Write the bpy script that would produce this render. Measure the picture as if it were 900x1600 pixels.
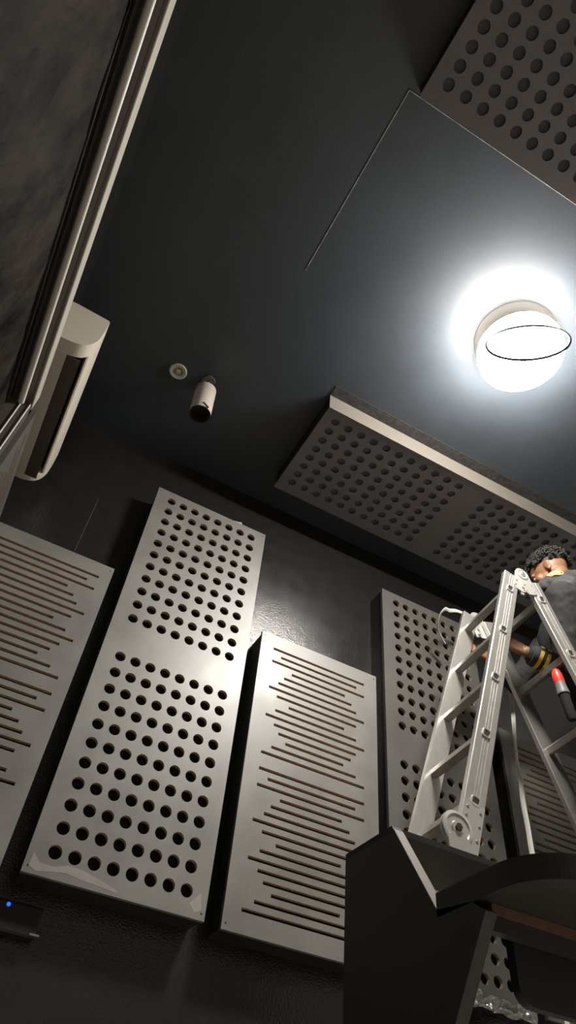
import bpy, bmesh, math, random
from mathutils import Vector, Matrix, noise

for o in list(bpy.data.objects):
    bpy.data.objects.remove(o, do_unlink=True)
SC = bpy.context.scene
COL = SC.collection
random.seed(7)

S = 2.27            # metres per layout unit (distance from the lens to the panel faces)
EYE = 0.45          # camera height


def W(x, y, z):
    """layout units measured from the camera -> metres above the floor"""
    return Vector((x * S, y * S, z * S + EYE))


def Q(x, y, z):
    """metres measured from the camera -> metres above the floor"""
    return Vector((x, y, z + EYE))


# ------------------------------------------------------------------ camera, world, exposure
cam_d = bpy.data.cameras.new('camera')
cam = bpy.data.objects.new('camera', cam_d)
COL.objects.link(cam)
cam_d.sensor_fit = 'VERTICAL'
cam_d.sensor_height = 36.0
cam_d.sensor_width = 36.0
cam_d.lens = 1056.59 / 1600.0 * 36.0
cam_d.clip_start = 0.02
RX = Vector((0.8748493, -0.47726228, 0.08282163))
RY = -Vector((0.40985148, 0.63818491, -0.65172217))
RZ = -Vector((0.25818689, 0.60410325, 0.75392227))
m = Matrix.Identity(4)
for i in range(3):
    m[i][0], m[i][1], m[i][2] = RX[i], RY[i], RZ[i]
m.translation = (0, 0, EYE)
cam.matrix_world = m
SC.camera = cam

world = bpy.data.worlds.new('world')
SC.world = world
world.use_nodes = True
world.node_tree.nodes['Background'].inputs[0].default_value = (0.02, 0.02, 0.022, 1)
world.node_tree.nodes['Background'].inputs[1].default_value = 0.3

SC.view_settings.view_transform = 'Standard'
SC.view_settings.look = 'None'
SC.view_settings.exposure = 0.0
SC.view_settings.gamma = 1.0
SC.view_settings.use_curve_mapping = False

LAMP = 256.0


# ------------------------------------------------------------------ materials
def mat(name, col, rough=0.5, metal=0.0, var=0.0, vscale=6.0, bump=0.0, bscale=40.0, emit=None, estr=0.0,
        spec=0.5, stretch=(1, 1, 1), col2=None, detail=4.0, rvar=0.0):
    M = bpy.data.materials.new(name)
    M.use_nodes = True
    N, L = M.node_tree.nodes, M.node_tree.links
    b = N['Principled BSDF']
    b.inputs['Base Color'].default_value = (*col, 1)
    b.inputs['Roughness'].default_value = rough
    b.inputs['Metallic'].default_value = metal
    b.inputs['Specular IOR Level'].default_value = spec
    if emit:
        b.inputs['Emission Color'].default_value = (*emit, 1)
        b.inputs['Emission Strength'].default_value = estr
    if var or bump or rvar or col2:
        tc = N.new('ShaderNodeTexCoord')
        mp = N.new('ShaderNodeMapping')
        mp.inputs['Scale'].default_value = stretch
        L.new(tc.outputs['Object'], mp.inputs['Vector'])
    if var or col2 or rvar:
        nz = N.new('ShaderNodeTexNoise')
        nz.inputs['Scale'].default_value = vscale
        nz.inputs['Detail'].default_value = detail
        nz.inputs['Roughness'].default_value = 0.6
        L.new(mp.outputs['Vector'], nz.inputs['Vector'])
        rp = N.new('ShaderNodeValToRGB')
        c2 = col2 or tuple(c * (1 + var) for c in col)
        c1 = tuple(c * (1 - var) for c in col)
        rp.color_ramp.elements[0].color = (*c1, 1)
        rp.color_ramp.elements[1].color = (*c2, 1)
        rp.color_ramp.elements[0].position = 0.35
        rp.color_ramp.elements[1].position = 0.68
        L.new(nz.outputs['Fac'], rp.inputs['Fac'])
        if var or col2:
            L.new(rp.outputs['Color'], b.inputs['Base Color'])
        if rvar:
            mr = N.new('ShaderNodeMapRange')
            mr.inputs['From Min'].default_value = 0.3
            mr.inputs['From Max'].default_value = 0.7
            mr.inputs['To Min'].default_value = rough - rvar
            mr.inputs['To Max'].default_value = rough + rvar
            L.new(nz.outputs['Fac'], mr.inputs['Value'])
            L.new(mr.outputs['Result'], b.inputs['Roughness'])
    if bump:
        nb = N.new('ShaderNodeTexNoise')
        nb.inputs['Scale'].default_value = bscale
        nb.inputs['Detail'].default_value = 3.0
        L.new(mp.outputs['Vector'], nb.inputs['Vector'])
        bp = N.new('ShaderNodeBump')
        bp.inputs['Strength'].default_value = bump
        bp.inputs['Distance'].default_value = 0.01
        L.new(nb.outputs['Fac'], bp.inputs['Height'])
        L.new(bp.outputs['Normal'], b.inputs['Normal'])
    return M


M_wall = mat('black_gloss_paint', (0.0175, 0.018, 0.0175), 0.21, spec=0.75, bump=0.2, bscale=150, rvar=0.03, vscale=14, var=0.1)
M_wall_low = M_wall
M_ceil = mat('charcoal_ceiling_paint', (0.040, 0.048, 0.0585), 0.5, var=0.12, vscale=3, bump=0.05, bscale=120)
M_dark_wall = mat('light_wall_paint', (0.42, 0.40, 0.38), 0.7)
M_floor = mat('grey_floor_tile', (0.74, 0.68, 0.60), 0.5, var=0.05, vscale=4)
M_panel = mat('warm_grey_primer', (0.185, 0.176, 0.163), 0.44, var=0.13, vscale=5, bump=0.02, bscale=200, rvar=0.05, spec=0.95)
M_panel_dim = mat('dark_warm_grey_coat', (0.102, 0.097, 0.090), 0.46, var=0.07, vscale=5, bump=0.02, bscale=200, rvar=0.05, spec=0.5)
M_panel_ceil = mat('dark_grey_primer', (0.155, 0.149, 0.149), 0.5, var=0.06, vscale=5, spec=0.5)
M_mdf = mat('raw_mdf', (0.36, 0.26, 0.175), 0.8, var=0.2, vscale=60)
M_box = mat('black_box_frame', (0.018, 0.018, 0.0165), 0.45)
M_foam = mat('dark_acoustic_foam', (0.012, 0.010, 0.009), 0.95)
M_screw = mat('dark_screw', (0.05, 0.05, 0.05), 0.4, 0.8)
M_chip = mat('pale_splinter', (0.45, 0.43, 0.40), 0.7)
M_stain = mat('pale_filler_smear', (0.33, 0.30, 0.285), 0.55, var=0.1, vscale=12)
M_seam = mat('pale_joint_filler', (0.42, 0.41, 0.38), 0.6, var=0.5, vscale=22, detail=6)
M_seam_dim = mat('grey_joint_filler', (0.09, 0.09, 0.08), 0.6, var=0.5, vscale=22)
M_ac = mat('cream_plastic', (0.70, 0.635, 0.55), 0.42)
M_ac_shade = mat('shaded_vane', (0.085, 0.07, 0.058), 0.5)  # shade under the unit, put into the vane's colour
M_ac_in = mat('dark_outlet', (0.018, 0.015, 0.013), 0.7)
M_cream = mat('cream_aluminium', (0.50, 0.465, 0.41), 0.35)
M_strip = mat('grey_cream_strip', (0.15, 0.135, 0.115), 0.45)
M_silver = mat('silver_tube', (0.66, 0.62, 0.59), 0.5, 0.0)
M_bronze = mat('bronze_track', (0.11, 0.092, 0.078), 0.4, 0.1)
M_black = mat('black_laminate', (0.045, 0.044, 0.042), 0.4, spec=0.35)
M_desk_edge = mat('lit_edge_grey', (0.24, 0.215, 0.19), 0.5, var=0.08, vscale=30)  # lamp light on the black desk edge, put in as grey
M_desk_under = mat('brown_underside', (0.040, 0.031, 0.026), 0.55, var=0.15, vscale=5)
M_rail_wood = mat('raw_wood_rail', (0.16, 0.085, 0.06), 0.6, var=0.15, vscale=20)
M_alu = mat('aluminium', (0.67, 0.645, 0.61), 0.36, 0.85, var=0.06, vscale=8, stretch=(3, 3, 1))
M_alu_dull = mat('dull_aluminium', (0.36, 0.34, 0.31), 0.42, 0.75, var=0.1, vscale=20)
M_cast = mat('cast_zinc', (0.60, 0.60, 0.56), 0.36, 0.6)
M_darkplug = mat('dark_plug', (0.05, 0.045, 0.035), 0.4, 0.3)
M_rubber = mat('black_rubber', (0.02, 0.02, 0.02), 0.7)
M_cable = mat('pale_grey_cable', (0.62, 0.61, 0.58), 0.5)
M_lampside = mat('lit_side_band', (0.8, 0.8, 0.8), 0.4, emit=(1.0, 0.95, 0.87), estr=LAMP * 1.4)
M_lampglass = mat('lit_diffuser', (0.8, 0.8, 0.8), 0.4, emit=(1.0, 0.95, 0.87), estr=LAMP * 0.74)
M_lampback = mat('back_housing', (0.3, 0.3, 0.3), 0.5)
M_plate = mat('beige_plate', (0.055, 0.051, 0.045), 0.6)
M_ring = mat('grey_trim_ring', (0.06, 0.058, 0.058), 0.5)
M_dl_ring = mat('pale_downlight_ring', (0.46, 0.46, 0.40), 0.5)
M_dl_lens = mat('yellow_led', (0.45, 0.42, 0.16), 0.4)
M_dl_refl = mat('downlight_reflector', (0.30, 0.28, 0.23), 0.3, 0.3)
M_spot = mat('cream_spot_metal', (0.60, 0.54, 0.48), 0.4)
M_spot_dark = mat('spot_grey_bracket', (0.12, 0.11, 0.10), 0.5)
M_foil = mat('clear_crumpled_film', (0.30, 0.29, 0.28), 0.16, 0.55, spec=0.8)
M_led = mat('blue_led', (0.02, 0.05, 0.6), 0.4, emit=(0.01, 0.06, 1.0), estr=3.0)
M_dev = mat('black_adaptor', (0.007, 0.008, 0.008), 0.5)
M_skin = mat('brown_skin', (0.24, 0.115, 0.062), 0.5, var=0.1, vscale=14)
M_skin2 = M_skin
M_hair = mat('black_hair', (0.028, 0.024, 0.021), 0.7)
M_cuff = mat('cuff_cloth', (0.028, 0.027, 0.028), 0.9)
M_unlit_cloth = mat('unlit_hoodie_cloth', (0.019, 0.018, 0.019), 0.9, var=0.15, vscale=30)  # sweatshirt darkened in colour to stand for its unlit sides
M_lit_cloth = mat('lit_hoodie_cloth', (0.055, 0.052, 0.054), 0.85, var=0.15, vscale=30)  # paler hoodie cloth: lamp light on hood and shoulder top painted in
M_black_cloth = mat('black_cloth', (0.008, 0.008, 0.009), 0.9)
M_yellow = mat('yellow_stripe', (0.62, 0.40, 0.05), 0.7)
M_orange = mat('orange_thread', (0.80, 0.32, 0.10), 0.7, col2=(0.95, 0.75, 0.35), vscale=90)
M_red = mat('red_plastic', (0.70, 0.045, 0.02), 0.4)
M_toolgrey = mat('grey_plastic', (0.16, 0.16, 0.16), 0.45)
M_eye = mat('eye_white', (0.40, 0.38, 0.35), 0.4)
M_iris = mat('dark_iris', (0.015, 0.01, 0.008), 0.2)
M_lip = mat('lip_skin', (0.20, 0.08, 0.06), 0.5)

# crumpled black sheet: dark with brown-grey streaks
M_sheet = mat('crumpled_black_sheet', (0.0022, 0.002, 0.0019), 0.75, var=0.6, vscale=5, stretch=(1, 1.5, 0.7),
              col2=(0.034, 0.027, 0.0215), bump=0.8, bscale=22, detail=7, spec=0.06)


# ------------------------------------------------------------------ object helpers
def wloc(o):
    v = Vector((0, 0, 0))
    while o:
        v = v + o.location
        o = o.parent
    return v


def obj(name, bm, mats, parent=None, smooth=False, **props):
    """link a bmesh written in world metres as one mesh object"""
    bmesh.ops.recalc_face_normals(bm, faces=bm.faces[:])
    if not isinstance(mats, (list, tuple)):
        mats = [mats]
    if parent is not None:
        bm.transform(Matrix.Translation(-wloc(parent)))
        loc = Vector((0, 0, 0))
    else:
        co = [v.co for v in bm.verts]
        loc = Vector(((min(c.x for c in co) + max(c.x for c in co)) / 2,
                      (min(c.y for c in co) + max(c.y for c in co)) / 2,
                      min(c.z for c in co)))
        bm.transform(Matrix.Translation(-loc))
    me = bpy.data.meshes.new(name)
    bm.to_mesh(me)
    bm.free()
    for mm in mats:
        me.materials.append(mm)
    if smooth:
        for p in me.polygons:
            p.use_smooth = True
        if smooth != 'all':
            me.set_sharp_from_angle(angle=math.radians(38))
    o = bpy.data.objects.new(name, me)
    COL.objects.link(o)
    o.location = loc
    if parent is not None:
        o.parent = parent
    for k, v in props.items():
        o[k] = v
    return o


def thing(name, label, cat, loc, group=None):
    o = bpy.data.objects.new(name, None)
    o.empty_display_size = 0.1
    COL.objects.link(o)
    o.location = loc
    o['label'] = label
    o['category'] = cat
    if group:
        o['group'] = group
    return o


def tag(o, label, cat, group=None, kind=None):
    o['label'] = label
    o['category'] = cat
    if group:
        o['group'] = group
    if kind:
        o['kind'] = kind
    return o


def box(bm, lo, hi, mi=0, bev=0.0):
    lo, hi = Vector(lo), Vector(hi)
    c, d = (lo + hi) / 2, hi - lo
    r = bmesh.ops.create_cube(bm, size=1.0, matrix=Matrix.Translation(c) @ Matrix.Diagonal((abs(d.x), abs(d.y), abs(d.z), 1)))
    vs = r['verts']
    fs = set(f for v in vs for f in v.link_faces)
    if bev > 0:
        es = list(set(e for v in vs for e in v.link_edges))
        rr = bmesh.ops.bevel(bm, geom=es, offset=bev, segments=2, affect='EDGES', profile=0.6)
        fs = set(rr['faces']) | set(f for f in fs if f.is_valid)
    for f in fs:
        if f.is_valid:
            f.material_index = mi


def obox(bm, o, ex, ey, ez, lo, hi, mi=0, bev=0.0):
    """box given in a local frame o, ex, ey, ez"""
    t = bmesh.new()
    box(t, lo, hi, mi, bev)
    M = Matrix.Identity(4)
    for i in range(3):
        M[i][0], M[i][1], M[i][2], M[i][3] = ex[i], ey[i], ez[i], o[i]
    t.transform(M)
    merge(bm, t)


def merge(bm, t):
    me = bpy.data.meshes.new('tmp')
    t.to_mesh(me)
    t.free()
    bm.from_mesh(me)
    bpy.data.meshes.remove(me)


def frame_of(d):
    d = Vector(d).normalized()
    a = Vector((0, 0, 1)) if abs(d.z) < 0.9 else Vector((1, 0, 0))
    u = d.cross(a).normalized()
    return d, u, d.cross(u)


def cyl(bm, p0, p1, r0, r1=None, seg=24, mi=0, cap=True):
    p0, p1 = Vector(p0), Vector(p1)
    r1 = r0 if r1 is None else r1
    d, u, v = frame_of(p1 - p0)
    A, B = [], []
    for k in range(seg):
        a = 2 * math.pi * k / seg
        w = u * math.cos(a) + v * math.sin(a)
        A.append(bm.verts.new(p0 + w * r0))
        B.append(bm.verts.new(p1 + w * r1))
    for k in range(seg):
        f = bm.faces.new((A[k], A[(k + 1) % seg], B[(k + 1) % seg], B[k]))
        f.material_index = mi
    if cap:
        for L_ in (A, B):
            f = bm.faces.new(L_)
            f.material_index = mi


def lathe(bm, base, axis, prof, seg=32, mi=0):
    """prof: list of (radius, height) along axis; ends closed when radius is 0"""
    base = Vector(base)
    d, u, v = frame_of(axis)
    rings = []
    for r, h in prof:
        if r < 1e-6:
            rings.append([bm.verts.new(base + d * h)])
        else:
            rings.append([bm.verts.new(base + d * h + (u * math.cos(2 * math.pi * k / seg) + v * math.sin(2 * math.pi * k / seg)) * r)
                          for k in range(seg)])
    for a, b in zip(rings, rings[1:]):
        for k in range(seg):
            k2 = (k + 1) % seg
            if len(a) == 1 and len(b) == 1:
                continue
            if len(a) == 1:
                f = bm.faces.new((a[0], b[k], b[k2]))
            elif len(b) == 1:
                f = bm.faces.new((a[k], a[k2], b[0]))
            else:
                f = bm.faces.new((a[k], a[k2], b[k2], b[k]))
            f.material_index = mi


def torus(bm, c, n, R, r, seg=48, rs=10, mi=0):
    d, u, v = frame_of(n)
    c = Vector(c)
    G = []
    for i in range(seg):
        a = 2 * math.pi * i / seg
        w = u * math.cos(a) + v * math.sin(a)
        G.append([bm.verts.new(c + w * (R + r * math.cos(2 * math.pi * j / rs)) + d * (r * math.sin(2 * math.pi * j / rs))) for j in range(rs)])
    for i in range(seg):
        for j in range(rs):
            f = bm.faces.new((G[i][j], G[(i + 1) % seg][j], G[(i + 1) % seg][(j + 1) % rs], G[i][(j + 1) % rs]))
            f.material_index = mi


def prism(bm, pts, ext, mi=0):
    """polygon pts (3-D, planar) pushed along the vector ext"""
    A = [bm.verts.new(Vector(p)) for p in pts]
    B = [bm.verts.new(Vector(p) + Vector(ext)) for p in pts]
    n = len(A)
    fs = [bm.faces.new(A), bm.faces.new(B[::-1])]
    for k in range(n):
        fs.append(bm.faces.new((A[k], A[(k + 1) % n], B[(k + 1) % n], B[k])))
    for f in fs:
        f.material_index = mi
    return fs


def spline(pts, n=10):
    """Catmull-Rom through pts"""
    P = [Vector(p) for p in pts]
    P = [P[0] * 2 - P[1]] + P + [P[-1] * 2 - P[-2]]
    out = []
    for i in range(1, len(P) - 2):
        for k in range(n):
            t = k / n
            a, b, c, d = P[i - 1], P[i], P[i + 1], P[i + 2]
            out.append(0.5 * ((2 * b) + (c - a) * t + (2 * a - 5 * b + 4 * c - d) * t * t + (3 * b - a - 3 * c + d) * t ** 3))
    out.append(P[-2])
    return out


# ------------------------------------------------------------------ room shell
XL, XR = -0.19 * S, 1.36 * S
YB, YF = -0.95 * S, 1.055 * S
ZC = 1.31 * S + EYE
t_ = 0.15


def shell(name, lo, hi, m_):
    bm = bmesh.new()
    box(bm, lo, hi)
    return obj(name, bm, m_, kind='structure')


shell('floor', (XL - t_, YB - t_, -t_), (XR + t_, YF + t_, 0), M_floor)
shell('ceiling', (XL - t_, YB - t_, ZC), (XR + t_, YF + t_, ZC + t_), M_ceil)
shell('wall_front', (XL - t_, YF, 0), (XR + t_, YF + t_, ZC), M_wall)
shell('wall_back', (XL - t_, YB - t_, 0), (XR + t_, YB, ZC), M_dark_wall)
shell('wall_left', (XL - t_, YB, 0), (XL, YF, ZC), M_wall)
shell('wall_right', (XR, YB, 0), (XR + t_, YF, ZC), M_dark_wall)

# pale filler lines of the board joints
shell('trim_1', (0.178 * S - 0.0012, 0.134 * S, ZC - 0.0012), (0.178 * S + 0.0012, 0.482 * S, ZC), M_seam)
shell('trim_2', (0.178 * S, 0.134 * S - 0.0012, ZC - 0.0012), (0.86 * S, 0.134 * S + 0.0012, ZC), M_seam)
shell('trim_3', (0.0160, YF - 0.0012, 2.09 + EYE), (0.0182, YF, 2.45 + EYE), M_seam_dim)


# ------------------------------------------------------------------ acoustic panels
def holes_mesh(T, wid, hei, cols, rows, rad, thick, seg=20):
    """board in local (a along width, b along height, c depth; front at c=0, body towards +c) with round holes"""
    bm = bmesh.new()

    def v(a, b, c=0.0):
        return bm.verts.new(T(a, b, c))

    def quad(a0, a1, b0, b1):
        if a1 - a0 < 1e-6 or b1 - b0 < 1e-6:
            return
        bm.faces.new((v(a0, b0), v(a1, b0), v(a1, b1), v(a0, b1)))
    # cell edges
    def edges(c, lim):
        d = (c[1] - c[0]) / 2
        return [x - d for x in c] + [c[-1] + d]
    groups, cur = [], [rows[0]]
    step = rows[1] - rows[0]
    for r in rows[1:]:
        if r - cur[-1] > step * 1.5:
            groups.append(cur)
            cur = [r]
        else:
            cur.append(r)
    groups.append(cur)
    ce = edges(cols, wid)
    last = 0.0
    for g in groups:
        ge = edges(g, hei)
        quad(0, wid, last, ge[0])
        quad(0, ce[0], ge[0], ge[-1])
        quad(ce[-1], wid, ge[0], ge[-1])
        last = ge[-1]
        hw, hh = (ce[1] - ce[0]) / 2, (ge[1] - ge[0]) / 2
        for cb in g:
            for ca in cols:
                inner, outer, deep = [], [], []
                bp = []
                for k in range(seg):
                    an = 2 * math.pi * k / seg
                    c_, s_ = math.cos(an), math.sin(an)
                    f_ = min(hw / max(abs(c_), 1e-9), hh / max(abs(s_), 1e-9))
                    bp.append([c_ * f_, s_ * f_])
                for sx in (-1, 1):
                    for sy in (-1, 1):
                        k = min(range(seg), key=lambda q: (bp[q][0] - sx * hw) ** 2 + (bp[q][1] - sy * hh) ** 2)
                        bp[k] = [sx * hw, sy * hh]
                for k in range(seg):
                    an = 2 * math.pi * k / seg
                    c_, s_ = math.cos(an), math.sin(an)
                    inner.append(v(ca + c_ * rad, cb + s_ * rad))
                    deep.append(v(ca + c_ * rad, cb + s_ * rad, thick))
                    outer.append(v(ca + bp[k][0], cb + bp[k][1]))
                for k in range(seg):
                    k2 = (k + 1) % seg
                    bm.faces.new((outer[k], outer[k2], inner[k2], inner[k]))
                    f = bm.faces.new((inner[k], inner[k2], deep[k2], deep[k]))
                    f.material_index = 1
    quad(0, wid, last, hei)
    rim(bm, v, wid, hei, thick)
    return bm


def rim(bm, v, wid, hei, thick):
    P = [(0, 0), (wid, 0), (wid, hei), (0, hei)]
    for k in range(4):
        a, b = P[k], P[(k + 1) % 4]
        bm.faces.new((v(*a), v(*b), v(*b, thick), v(*a, thick)))


def slots_mesh(T, wid, hei, slots, sh, thick):
    """slots: (centre a, half length, centre b), listed from small b to large b"""
    bm = bmesh.new()

    def v(a, b, c=0.0):
        return bm.verts.new(T(a, b, c))

    def quad(a0, a1, b0, b1):
        bm.faces.new((v(a0, b0), v(a1, b0), v(a1, b1), v(a0, b1)))
    last = 0.0
    for ca, hl, cb in slots:
        b0, b1 = cb - sh / 2, cb + sh / 2
        quad(0, wid, last, b0)
        quad(0, ca - hl, b0, b1)
        quad(ca + hl, wid, b0, b1)
        P = [(ca - hl, b0), (ca + hl, b0), (ca + hl, b1), (ca - hl, b1)]
        for k in range(4):
            p, q = P[k], P[(k + 1) % 4]
            f = bm.faces.new((v(*p), v(*q), v(*q, thick), v(*p, thick)))
            f.material_index = 1
        last = b1
    quad(0, wid, last, hei)
    rim(bm, v, wid, hei, thick)
    return bm


def panel(kind, name, label, cat, group, o, ea, eb, wid, hei, depth, layout, paint, screws=True):
    """o: corner of the front face; ea, eb: width and height directions; the body goes along en = away from the room"""
    ea, eb = Vector(ea), Vector(eb)
    en = layout['en']
    o = Vector(o)
    base = o + ea * wid / 2 + en * depth
    root = thing(name, label, cat, base, group)
    th = 0.016

    def T(a, b, c):
        return o + ea * a + eb * b + en * c
    if kind == 'holes':
        bm = holes_mesh(T, wid, hei, layout['cols'], layout['rows'], layout['rad'], th)
    else:
        bm = slots_mesh(T, wid, hei, layout['slots'], layout['sh'], th)
    bmesh.ops.remove_doubles(bm, verts=bm.verts[:], dist=1e-5)
    obj('face_board', bm, [paint, layout.get('inner', M_mdf)], root)
    bm = bmesh.new()
    i_, w_ = 0.005, 0.018
    for lo, hi in (((i_, i_), (i_ + w_, hei - i_)), ((wid - i_ - w_, i_), (wid - i_, hei - i_)),
                   ((i_ + w_, i_), (wid - i_ - w_, i_ + w_)), ((i_ + w_, hei - i_ - w_), (wid - i_ - w_, hei - i_))):
        obox(bm, o, ea, eb, en, (lo[0], lo[1], th), (hi[0], hi[1], depth))
    obj('box_frame', bm, M_box, root)
    bm = bmesh.new()
    obox(bm, o, ea, eb, en, (i_ + w_, i_ + w_, th + layout.get('gap', 0.012)), (wid - i_ - w_, hei - i_ - w_, depth - 0.004))
    obj('absorber_core', bm, layout.get('core', M_foam), root)
    if screws:
        for a, b in ((0.014, 0.02), (wid - 0.014, 0.02), (0.014, hei - 0.02), (wid - 0.014, hei - 0.02)):
            bm = bmesh.new()
            cyl(bm, T(a, b, 0.001), T(a, b, -0.0006), 0.0032, seg=10)
            obj('screw', bm, M_screw, root)
    return root, T


EX, EY, EZ = Vector((1, 0, 0)), Vector((0, 1, 0)), Vector((0, 0, 1))
HCOL = [(0.150 + 0.0279 * k - 0.1145) * S for k in range(8)]
HROW = [(0.365 + 0.0327 * k - 0.332) * S for k in range(11)] + [(0.777 + 0.0331 * k - 0.332) * S for k in range(11)]
HP = dict(en=EY, cols=HCOL, rows=HROW, rad=0.0094 * S)
LN, MD, NR, SH = 0.1062, 0.0877, 0.0766, 0.0608
PAT = [LN, MD, LN, SH, NR, MD, LN, MD, SH, MD, LN, MD, NR, SH, MD, LN]
ZS = [0.8354 - 0.01485 * k for k in range(16)] + [0.5826 - 0.01477 * k for k in range(16)]


def slot_layout(centre, en):
    L_ = [(centre, PAT[k % 16] * S, (ZS[k] - 0.3295) * S) for k in range(32)]
    return dict(en=en, slots=L_[::-1], sh=0.0125)


DEP = 0.055 * S
G_H, G_S = 'perforated acoustic wall panels', 'slotted acoustic wall panels'
slot_w, slot_h = 0.271 * S, 0.539 * S
panel('slots', 'slotted_acoustic_panel', 'grey slotted acoustic panel at the lower left, beside the tall lit perforated panel', 'acoustic panel', G_S,
      W(-0.183, 1, 0.3295), EX, EZ, slot_w, slot_h, DEP, slot_layout(0.1432 * S, EY), M_panel)
p_holes, T2 = panel('holes', 'perforated_acoustic_panel', 'tall brightly lit grey panel drilled with round holes, fully in view', 'acoustic panel', G_H,
                    W(0.1145, 1, 0.332), EX, EZ, 0.2645 * S, 0.804 * S, DEP, HP, M_panel)
panel('slots', 'slotted_acoustic_panel', 'grey slotted acoustic panel between the two tall perforated panels', 'acoustic panel', G_S,
      W(0.4055, 1, 0.3295), EX, EZ, slot_w, slot_h, DEP, slot_layout(0.1345 * S, EY), M_panel)
H4 = dict(HP)
H4['cols'] = [c + 0.0045 * S for c in HCOL]
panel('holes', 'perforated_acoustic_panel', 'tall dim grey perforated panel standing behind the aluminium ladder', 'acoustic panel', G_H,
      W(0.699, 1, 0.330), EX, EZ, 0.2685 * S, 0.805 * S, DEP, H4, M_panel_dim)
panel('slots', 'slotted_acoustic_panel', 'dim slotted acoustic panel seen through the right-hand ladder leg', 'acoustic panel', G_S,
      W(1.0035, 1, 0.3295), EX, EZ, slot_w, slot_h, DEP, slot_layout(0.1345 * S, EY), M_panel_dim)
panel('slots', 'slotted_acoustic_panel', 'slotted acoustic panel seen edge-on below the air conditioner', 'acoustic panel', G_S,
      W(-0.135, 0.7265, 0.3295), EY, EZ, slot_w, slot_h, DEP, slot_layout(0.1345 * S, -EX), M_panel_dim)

# ceiling panels: long side along X
CROW = [(0.0305 + 0.0335 * k) * S for k in range(11)] + [(0.4505 + 0.0335 * k) * S for k in range(11)]
CCOL = [(0.0345 + 0.0283 * k) * S for k in range(8)]
CDEP = ZC - W(0, 0, 1.258).z
CL = dict(inner=M_panel_ceil, gap=0.0008, core=mat('grey_backing', (0.12, 0.115, 0.115), 0.8), en=EZ, cols=CCOL, rows=CROW, rad=0.0096 * S)
panel('holes', 'perforated_ceiling_panel', 'dark grey perforated ceiling panel in the upper right corner', 'acoustic panel', 'perforated ceiling panels',
      W(0.1895, 0.1275, 1.258), -EY, EX, 0.268 * S, 0.815 * S, CDEP, CL, M_panel_ceil, screws=False)
cp, TC = panel('holes', 'perforated_ceiling_panel', 'dark perforated ceiling panel edged with a pale metal angle above the ladder', 'acoustic panel', 'perforated ceiling panels',
               W(0.3635, 0.9555, 1.258), -EY, EX, 0.2585 * S, 0.815 * S, CDEP, CL, M_panel_ceil, screws=False)
# metal angle along the near long edge
ya = 0.9555 * S - 0.2585 * S
bm = bmesh.new()
box(bm, (0.3635 * S, ya - 0.0020, W(0, 0, 1.258).z + 0.014), (1.179 * S, ya - 0.0002, ZC - 0.001), 0)
box(bm, (0.3635 * S, ya - 0.004, W(0, 0, 1.258).z - 0.002), (1.179 * S, ya - 0.0002, W(0, 0, 1.258).z + 0.010), 0)
obj('edge_strip', bm, M_strip, cp, label='pale cream edge strip')
bm = bmesh.new()
box(bm, (0.3635 * S, ya - 0.062, ZC - 0.004), (1.179 * S, ya - 0.0022, ZC - 0.0005), 0)
obj('metal_flange', bm, mat('scuffed_flange', (0.045, 0.044, 0.042), 0.5, 0.2, var=0.4, vscale=40), cp, label='scuffed grey metal flange')

# chip of splintered board on the top edge of the lit perforated panel
bm = bmesh.new()
prism(bm, [W(0.296, 1.0, 1.136), W(0.318, 1.0, 1.136), W(0.3165, 1.0, 1.1415), W(0.310, 1.0, 1.1385)], (0, 0.006, 0))
obj('splinter', bm, M_chip, p_holes, label='pale splinter')
# smear of filler along its bottom edge
bm = bmesh.new()
up = [(0.020, 0.060), (0.045, 0.036), (0.09, 0.034), (0.13, 0.048), (0.18, 0.046), (0.24, 0.034), (0.30, 0.018)]
dn = [(0.30, 0.010), (0.24, 0.016), (0.18, 0.020), (0.13, 0.026), (0.09, 0.020), (0.045, 0.010), (0.016, 0.020)]
prism(bm, [T2(a, b, -0.0004) for a, b in up + dn], (0, 0.0006, 0))
obj('filler_smear', bm, M_stain, p_holes, label='pale streak of filler')
bm = bmesh.new()
prism(bm, [T2(a, b, -0.0004) for a, b in [(0.54, 0.04), (0.575, 0.08), (0.585, 0.03), (0.56, 0.018)]], (0, 0.0006, 0))
obj('filler_smear', bm, M_stain, p_holes)

# ------------------------------------------------------------------ round ceiling lamp
LZ = 1.240
lz = W(0, 0, LZ).z            # underside of the diffuser
lc = Vector((0.499 * LZ * S, 0.313 * LZ * S, ZC))
lamp = thing('ceiling_lamp', 'round glowing white ceiling lamp with its trim ring hanging loose', 'ceiling lamp', lc)
bm = bmesh.new()
lathe(bm, lc, (0, 0, -1), [(0, 0), (0.188, 0), (0.188, 0.003), (0.180, 0.006), (0.05, 0.010), (0.030, 0.03), (0.024, ZC - lz - 0.056), (0, ZC - lz - 0.056)], 64)
obj('mounting_plate', bm, M_plate, lamp, True, label='beige plate')
bm = bmesh.new()
hl_ = ZC - lz
lathe(bm, lc, (0, 0, -1), [(0.1872, hl_ - 0.010), (0.182, hl_ - 0.003), (0.164, hl_), (0, hl_ + 0.004)], 64)
obj('diffuser', bm, M_lampglass, lamp, True, label='glowing white diffuser')
bm = bmesh.new()
lathe(bm, lc, (0, 0, -1), [(0.1840, hl_ - 0.050), (0.1874, hl_ - 0.046), (0.1874, hl_ - 0.010)], 64)
obj('side_band', bm, M_lampside, lamp, True, label='brighter glowing side band')
bm = bmesh.new()
lathe(bm, lc, (0, 0, -1), [(0, hl_ - 0.058), (0.178, hl_ - 0.055), (0.1825, hl_ - 0.050), (0.180, hl_ - 0.047), (0, hl_ - 0.047)], 64)
obj('back_housing', bm, M_lampback, lamp, True, label='grey back housing')
bm = bmesh.new()
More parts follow.
